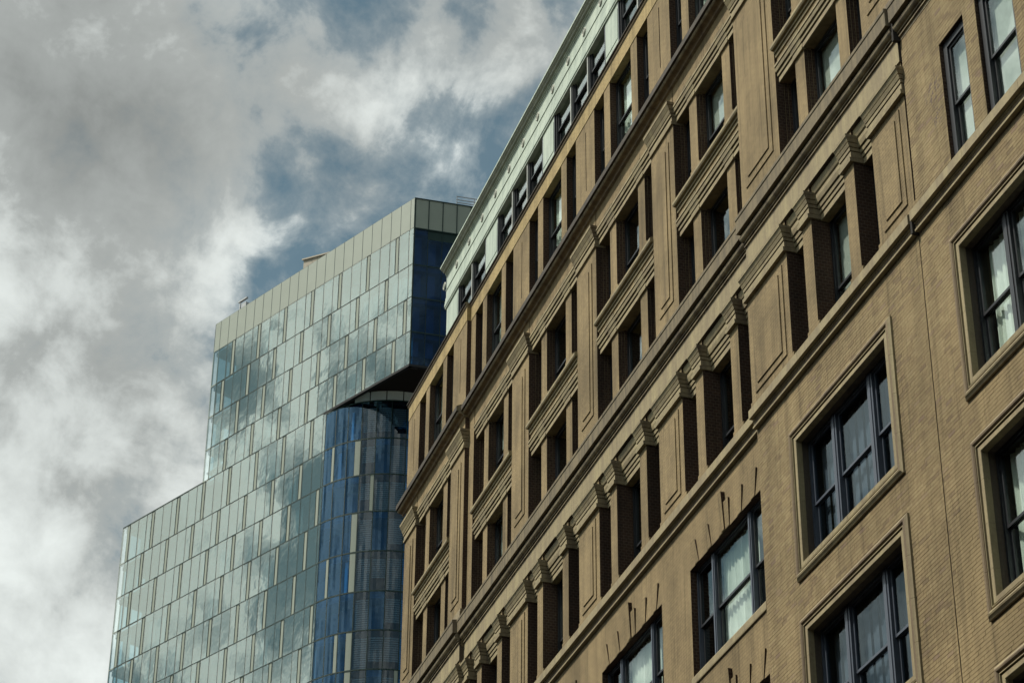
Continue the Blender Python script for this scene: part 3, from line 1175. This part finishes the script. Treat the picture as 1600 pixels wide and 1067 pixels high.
def put_pane(name, s0, s1, z0, z1, mat, w=0.0, jitter=.0022, gap=.05, t=.03):
    W, H = s1 - s0 - gap, z1 - z0 - gap
    W = round(W, 2)
    H = round(H, 2)
    r = (random.uniform(-1, 1) * jitter, random.uniform(-1, 1) * jitter, rot_f + random.uniform(-1, 1) * jitter)
    return shared((name, mat, W, H, t), name, mat, lambda b: pane_box(b, W, H, t), GT, F(s0 + gap / 2, w, z0 + gap / 2), r)


def bar(b, s0, s1, z0, z1, w0, w1):
    n = len(b.v)
    for z in (z0, z1):
        b.v += [F(s0, w0, z), F(s0, w1, z), F(s1, w1, z), F(s1, w0, z)]
    for q in [(0, 3, 2, 1), (4, 5, 6, 7), (0, 1, 5, 4), (1, 2, 6, 5), (2, 3, 7, 6), (3, 0, 4, 7)]:
        b.f.append(tuple(n + i for i in q))
        b.m.append(0)


# parapet of the upper block
z1, z0 = ROWS[0], ROWS[1]
s = .5
cuts = [0.0, .5]
while s + 1.31 < S_UP - .3:
    s += 1.312
    cuts.append(s)
cuts.append(S_UP)
for a, c in zip(cuts[:-1], cuts[1:]):
    put_pane('parapet_panel', a, c, z0, z1, 'parapet_panel', gap=.045, jitter=.0006, t=.06)
b = MB()
for a in cuts:
    bar(b, a - .03, a + .03, z0, z1 - .02, -.006, .15)
bar(b, 0, S_UP, z0 - .05, z0 + .05, .035, .15)
bar(b, 0, S_UP, z1 - .06, z1 + .02, .02, .30)
build(b, 'mullion_frame', 'mullion_green', GT)
# rows of panes on the long front
for i in range(1, 12):
    z1, z0 = ROWS[i], ROWS[i + 1]
    lo, hi = (0, S_UP - .75) if i <= 4 else (S_TAN, S_LOW - .75)
    sh = SH[i]
    seq = []
    q = sh - 3.925
    while q < hi:
        for w, kind in ((.47, 'i'), (.80, 'g'), (1.3275, 'g'), (1.3275, 'g')):
            a, c = max(q, lo), min(q + w, hi)
            if c - a > .12:
                seq.append((a, c, kind))
            q += w
    b = MB()
    for a, c, kind in seq:
        if kind == 'i':
            put_pane('infill_panel', a + .05, c, z0, z1, 'infill_panel', w=.03)
            bar(b, a - .03, a + .075, z0, z1, -.012, .12)
        else:
            put_pane('glass_pane', a, c, z0, z1, 'tower_glass')
            bar(b, a - .025, a + .025, z0, z1, -.006, .14)
    bar(b, lo, hi, z0 - .045, z0 + .045, -.01, .14)
    if i == 5:
        bar(b, S_UP, S_LOW, z1 - .1, z1 + .03, -.015, .3)
    build(b, 'mullion_frame', 'mullion_green', GT)
    # blinds or curtains behind part of the glass
    bl = MB()
    for a, c, kind in seq:
        if kind == 'g' and random.random() < .18:
            bar(bl, a + .05, c - .05, z0 + .2, z1 - .15, .38, .40)
    build(bl, 'sheer_curtains', 'shade_grey', GT)['kind'] = 'stuff'
    # bright corner pane that wraps the far end
    hs = S_UP if i <= 4 else S_LOW
    W, H = .78, round(z1 - z0 - .04, 2)
    shared(('endp', W, H), 'corner_pane', 'clear_glass', lambda b: pane_box(b, W, H), GT, F(hs - .76, 0, z0 + .02), (0, 0, rot_f))
    b = MB()
    bar(b, hs - .78, hs - .72, z0, z1, .03, .14)
    bar(b, hs - .05, hs + .03, z0, z1, 0, .14)
    bar(b, hs - .75, hs, z0 - .05, z0 + .05, -.01, .25)
    build(b, 'corner_frame', 'infill_panel', GT)


def prism(poly, z0, z1, name, mat, label=None):
    b = MB()
    n = len(poly)
    b.v = [(p[0], p[1], z0) for p in poly] + [(p[0], p[1], z1) for p in poly]
    b.f = [tuple(reversed(range(n))), tuple(range(n, 2 * n))] + [(i, (i + 1) % n, n + (i + 1) % n, n + i) for i in range(n)]
    b.m = [0] * len(b.f)
    return build(b, name, mat, GT)


def P2(s, w):
    q = K + E1 * s - NF * w
    return Vector((q.x, q.y))


CC = Vector((P2(S_TAN, RAD).x, P2(S_TAN, RAD).y))       # centre of the rounded corner
ANG0 = math.atan2(NF.y, NF.x)


def CY(t, r, z):
    """point on the rounded corner: t is the angle turned from the front normal"""
    return (CC.x + r * cos(ANG0 + t), CC.y + r * sin(ANG0 + t), z)


T_END = radians(118)


def body(inset, s_end, curved):
    pts = []
    if curved:
        pts.append(P2(s_end - inset, inset))
        for i in range(0, 13):
            q = CY(T_END * i / 12, RAD - inset, 0)
            pts.append(Vector((q[0], q[1])))
        q = CY(T_END, RAD - inset, 0)
        d = Vector((-sin(ANG0 + T_END), cos(ANG0 + T_END)))
        pts.append(Vector((q[0], q[1])) + d * 14)
        pts.append(P2(s_end - inset, 26))
    else:
        e2 = Vector((E2.x, E2.y))
        n2 = Vector((NR.x, NR.y))
        k0 = P2(0, 0)
        pts = [P2(s_end - inset, inset), P2(inset * .6, inset) - n2 * inset * .4, k0 + e2 * 16 - n2 * inset, P2(s_end - inset, 22)]
    return pts[::-1]


prism(body(1.6, S_UP, False), 109.95, 124.0, 'office_core', 'office_core')
prism(body(1.8, S_LOW, True), 0, 107.5, 'office_core', 'office_core')
for i in range(1, 5):
    prism(body(.20, S_UP, False), ROWS[i] - .45, ROWS[i] - .08, 'floor_slab', 'slab_dark')
prism(body(.2, S_UP, False), 109.55, 109.7, 'soffit', 'soffit_dark')
prism(body(.16, S_UP, False), 124.6, 124.9, 'roof_deck', 'roof_tar')
for i in range(5, len(ROWS)):
    prism(body(.22, S_LOW, True), ROWS[i] - .55, ROWS[i] - .10, 'floor_slab', 'slab_dark')
prism(body(.05, S_LOW, True), 0, ROWS[-1] - .6, 'lower_floors', 'mullion_green')
b = MB()
bar(b, S_TAN, S_LOW, ROWS[-1] - .6, ROWS[12] - .05, .0, .1)
build(b, 'spandrel_glazing', 'slab_dark', GT)
# edge beam under the overhang
b = MB()
bar(b, -.05, S_TAN + .4, 108.52, 108.74, -.02, .30)
build(b, 'edge_beam', 'fascia_dark', GT)
rot_r = math.atan2(E2.y, E2.x) - pi / 2


def Rf(d, w, z):
    q = K + E2 * d - NR * w
    return (q.x, q.y, z)


def rbar(b, d0, d1, z0, z1, w0, w1):
    n = len(b.v)
    for z in (z0, z1):
        b.v += [Rf(d0, w0, z), Rf(d0, w1, z), Rf(d1, w1, z), Rf(d1, w0, z)]
    for q in [(0, 3, 2, 1), (4, 5, 6, 7), (0, 1, 5, 4), (1, 2, 6, 5), (2, 3, 7, 6), (3, 0, 4, 7)]:
        b.f.append(tuple(n + i for i in q))
        b.m.append(0)


b = MB()
rbar(b, -.05, 16, 108.52, 108.74, -.02, .30)
build(b, 'edge_beam', 'fascia_dark', GT)
# right-hand face of the upper block
b = MB()
for j in range(12):
    d0, d1 = .04 + j * 1.27, .04 + (j + 1) * 1.27
    W, H = 1.22, 3.15
    shared(('rp', W, H), 'parapet_panel', 'parapet_panel', lambda b: b.box(-.06, 0, 0, W, 0, H), GT, Rf(d0 + .025, .06, ROWS[1] + .02), (0, 0, rot_r))
    rbar(b, d0 - .03, d0 + .03, ROWS[1], ROWS[0], .0, .12)
    for i in range(1, 5):
        H2 = round(ROWS[i] - ROWS[i + 1] - .04, 2)
        if i == 1 and j > 0:
            H2 = round(H2 - 1.0, 2)
        shared(('rg', W, H2), 'side_pane', 'blue_glass', lambda b: b.box(-.03, 0, 0, W, 0, H2), GT, Rf(d0 + .025, .06, ROWS[i + 1] + .02),
               (random.uniform(-1, 1) * .001, 0, rot_r + random.uniform(-1, 1) * .001))
        rbar(b, d0 - .02, d0 + .02, ROWS[i + 1], ROWS[i], .05, .3)
for i in range(1, 6):
    rbar(b, 0, 16, ROWS[i] - .05, ROWS[i] + .05, .0 if i == 1 else .05, .4)
rbar(b, 0, 16, ROWS[0] - .05, ROWS[0] + .02, -.01, .3)
rbar(b, 1.3, 16, ROWS[1] - 1.05, ROWS[1] - .06, .10, .4)
build(b, 'mullion_frame', 'mullion_green', GT)
b = MB()
for i in range(1, 5):
    for j in range(0, 5):
        rbar(b, .25 + j * 1.27, .9 + j * 1.27, ROWS[i + 1] + .1, ROWS[i] - .5, .75, .78)
build(b, 'office_blinds', 'blind_grey', GT)['kind'] = 'stuff'

# rounded corner
PW = 1.31 / RAD
NP = int(T_END / PW) + 1


def arc_strip(b, t0, t1, r0, r1, z0, z1, n=5):
    for i in range(n):
        a0, a1 = t0 + (t1 - t0) * i / n, t0 + (t1 - t0) * (i + 1) / n
        b.quad(CY(a0, r0, z0), CY(a1, r0, z0), CY(a1, r0, z1), CY(a0, r0, z1))
        b.quad(CY(a0, r1, z0), CY(a0, r1, z1), CY(a1, r1, z1), CY(a1, r1, z0))
        b.quad(CY(a0, r0, z1), CY(a1, r0, z1), CY(a1, r1, z1), CY(a0, r1, z1))
        b.quad(CY(a0, r0, z0), CY(a0, r1, z0), CY(a1, r1, z0), CY(a1, r0, z0))
    b.quad(CY(t0, r0, z0), CY(t0, r0, z1), CY(t0, r1, z1), CY(t0, r1, z0))
    b.quad(CY(t1, r0, z0), CY(t1, r1, z0), CY(t1, r1, z1), CY(t1, r0, z1))


for i in range(5, len(ROWS) - 1):
    z1, z0 = ROWS[i], ROWS[i + 1]
    if i == 5:
        z1 = 108.45
    b = MB()
    blm = MB()
    for j in range(NP):
        t0, t1 = j * PW, (j + 1) * PW
        infill = 0 if i == 5 else .55 if j == 2 and i % 3 != 1 else (.34 if (j * 2 + i) % 9 == 4 else (.30 if j == 0 and i in (5, 6, 9) else 0))  # narrow pale strip in the first pane stands in for a sun-glow reflection
        tm = t1 - infill / RAD
        p = MB()
        arc_strip(p, t0 + .002, tm - .002, RAD - .03, RAD, z0 + .05, z1 - .05)
        screened = j == 3 or (j == 4 and i % 2) or (j > 4 and (i * 5 + j * 3) % 5 == 0)
        build(p, 'curved_pane', 'screened_glass' if screened else 'curved_glass', GT)
        if infill:
            p = MB()
            arc_strip(p, tm + .002, t1 - .002, RAD - .05, RAD - .012, z0 + .05, z1 - .05, 2)
            build(p, 'infill_panel', 'infill_panel', GT)
        arc_strip(b, t0 - .0045, t0 + .0045, RAD - .14, RAD + .004, z0, z1, 1)
        rr = random.random()
        if screened or (j > 4 and rr < .75):
            zb = z0 + random.choice((.15, .15, .15, .8, 1.3))
            n = int((z1 - .45 - zb) / .20)
            for q in range(n):
                zz = zb + q * .20
                arc_strip(blm, t0 + .012, t0 + (tm - t0) * .98, RAD - .30, RAD - .24, zz, zz + .125, 2)
        elif rr < .12:
            arc_strip(blm, t0 + .02, t0 + .02 + PW * random.uniform(.15, .4), RAD - .42, RAD - .38, z0 + .1, z1 - .6, 2)
    arc_strip(b, 0, T_END, RAD - .12, RAD + .015, z0 - .055, z0 + .055, 30)
    if i == 5:
        arc_strip(b, 0, T_END, RAD - .20, RAD + .02, z1 - .06, z1 + .06, 30)
    build(b, 'mullion_frame', 'mullion_green', GT)
    build(blm, 'office_blinds', 'blind_light', GT)['kind'] = 'stuff'
# set-back terrace glazing: opaque panels with the bright reflection in their colour
p = MB()
arc_strip(p, 0, T_END, RAD - 1.3, RAD - .02, 108.40, 108.44, 30)
build(p, 'terrace_deck', 'infill_panel', GT)
for j in range(2, 9):
    t0, t1 = j * PW * 1.15, (j + 1) * PW * 1.15
    p = MB()
    arc_strip(p, t0 + .006, t1 - .006, RAD - .27, RAD - .23, 108.45, 109.54, 2)
    build(p, 'terrace_pane', 'pale_panel', GT)

# roof things: screen, vent and safety rail
b = MB()
n_ = 10
for i in range(n_):
    s0, w0_ = 16.6 - 8.6 * i / n_, .7 + 3.4 * i / n_
    s1, w1_ = 16.6 - 8.6 * (i + 1) / n_ + .03, .7 + 3.4 * (i + 1) / n_
    b.quad(F(s0, w0_, 124.9), F(s1, w1_, 124.9), F(s1, w1_, 127.6), F(s0, w0_, 127.6))
    b.quad(F(s0, w0_ + 3, 124.9), F(s0, w0_ + 3, 127.6), F(s1, w1_ + 3, 127.6), F(s1, w1_ + 3, 124.9))
b.quad(F(16.6, .7, 124.9), F(16.6, .7, 127.6), F(16.6, 3.7, 127.6), F(16.6, 3.7, 124.9))
b.quad(F(16.7, .55, 127.6), F(7.6, 4.2, 127.6), F(7.6, 7.4, 127.6), F(16.7, 3.8, 127.6))
b.quad(F(16.7, .55, 127.75), F(16.7, 3.8, 127.75), F(7.6, 7.4, 127.75), F(7.6, 4.2, 127.75))
b.quad(F(16.7, .55, 127.6), F(16.7, .55, 127.75), F(7.6, 4.2, 127.75), F(7.6, 4.2, 127.6))
build(b, 'plant_screen', 'screen_tan', GT)
b = MB()
bar(b, 25.9, 26.02, 124.9, 127.4, .5, .6)
bar(b, 24.9, 26.2, 127.25, 127.4, .45, .65)
bar(b, 25.0, 25.7, 124.9, 126.9, .5, .9)
build(b, 'roof_vent', 'metal_grey', GT)
b = MB()
for d in (4.0, 5.6, 7.0):
    rbar(b, d, d + .06, 124.9, 127.5, 1.0, 1.06)
for z in (126.8, 127.1, 127.45):
    rbar(b, 4.0, 12, z, z + .06, 1.0, 1.06)
build(b, 'safety_rail', 'metal_grey', GT)


# ------------------------------------------------------------------ details of the building added to shade the road
b = MB()
b.box(-30, -6, -70, 110, 0, 26)
build(b, 'wall', 'brown_brick', OB)
b = MB()
b.box(-30.3, -5.6, -70.3, 110.3, 26, 26.6)
build(b, 'roof_cornice', 'terracotta', OB)
for f in range(6):
    for i in range(24):
        y = -66 + i * 7.3
        shared('ob_frame', 'window', 'grey_frame', lambda b: (b.box(0, .06, 0, .1, 0, 2.2), b.box(0, .06, 1.5, 1.6, 0, 2.2), b.box(0, .059, .1, 1.5, 0, .1),
               b.box(0, .059, .1, 1.5, 2.1, 2.2), b.box(.001, .04, .1, 1.5, 1.05, 1.15)), OB, (-5.998, y, 1.6 + f * 4.0))
        shared('ob_pane', 'pane', 'window_glass', lambda b: b.box(.004, .01, .1, 1.5, .1, 2.1), OB, (-5.998, y, 1.6 + f * 4.0))
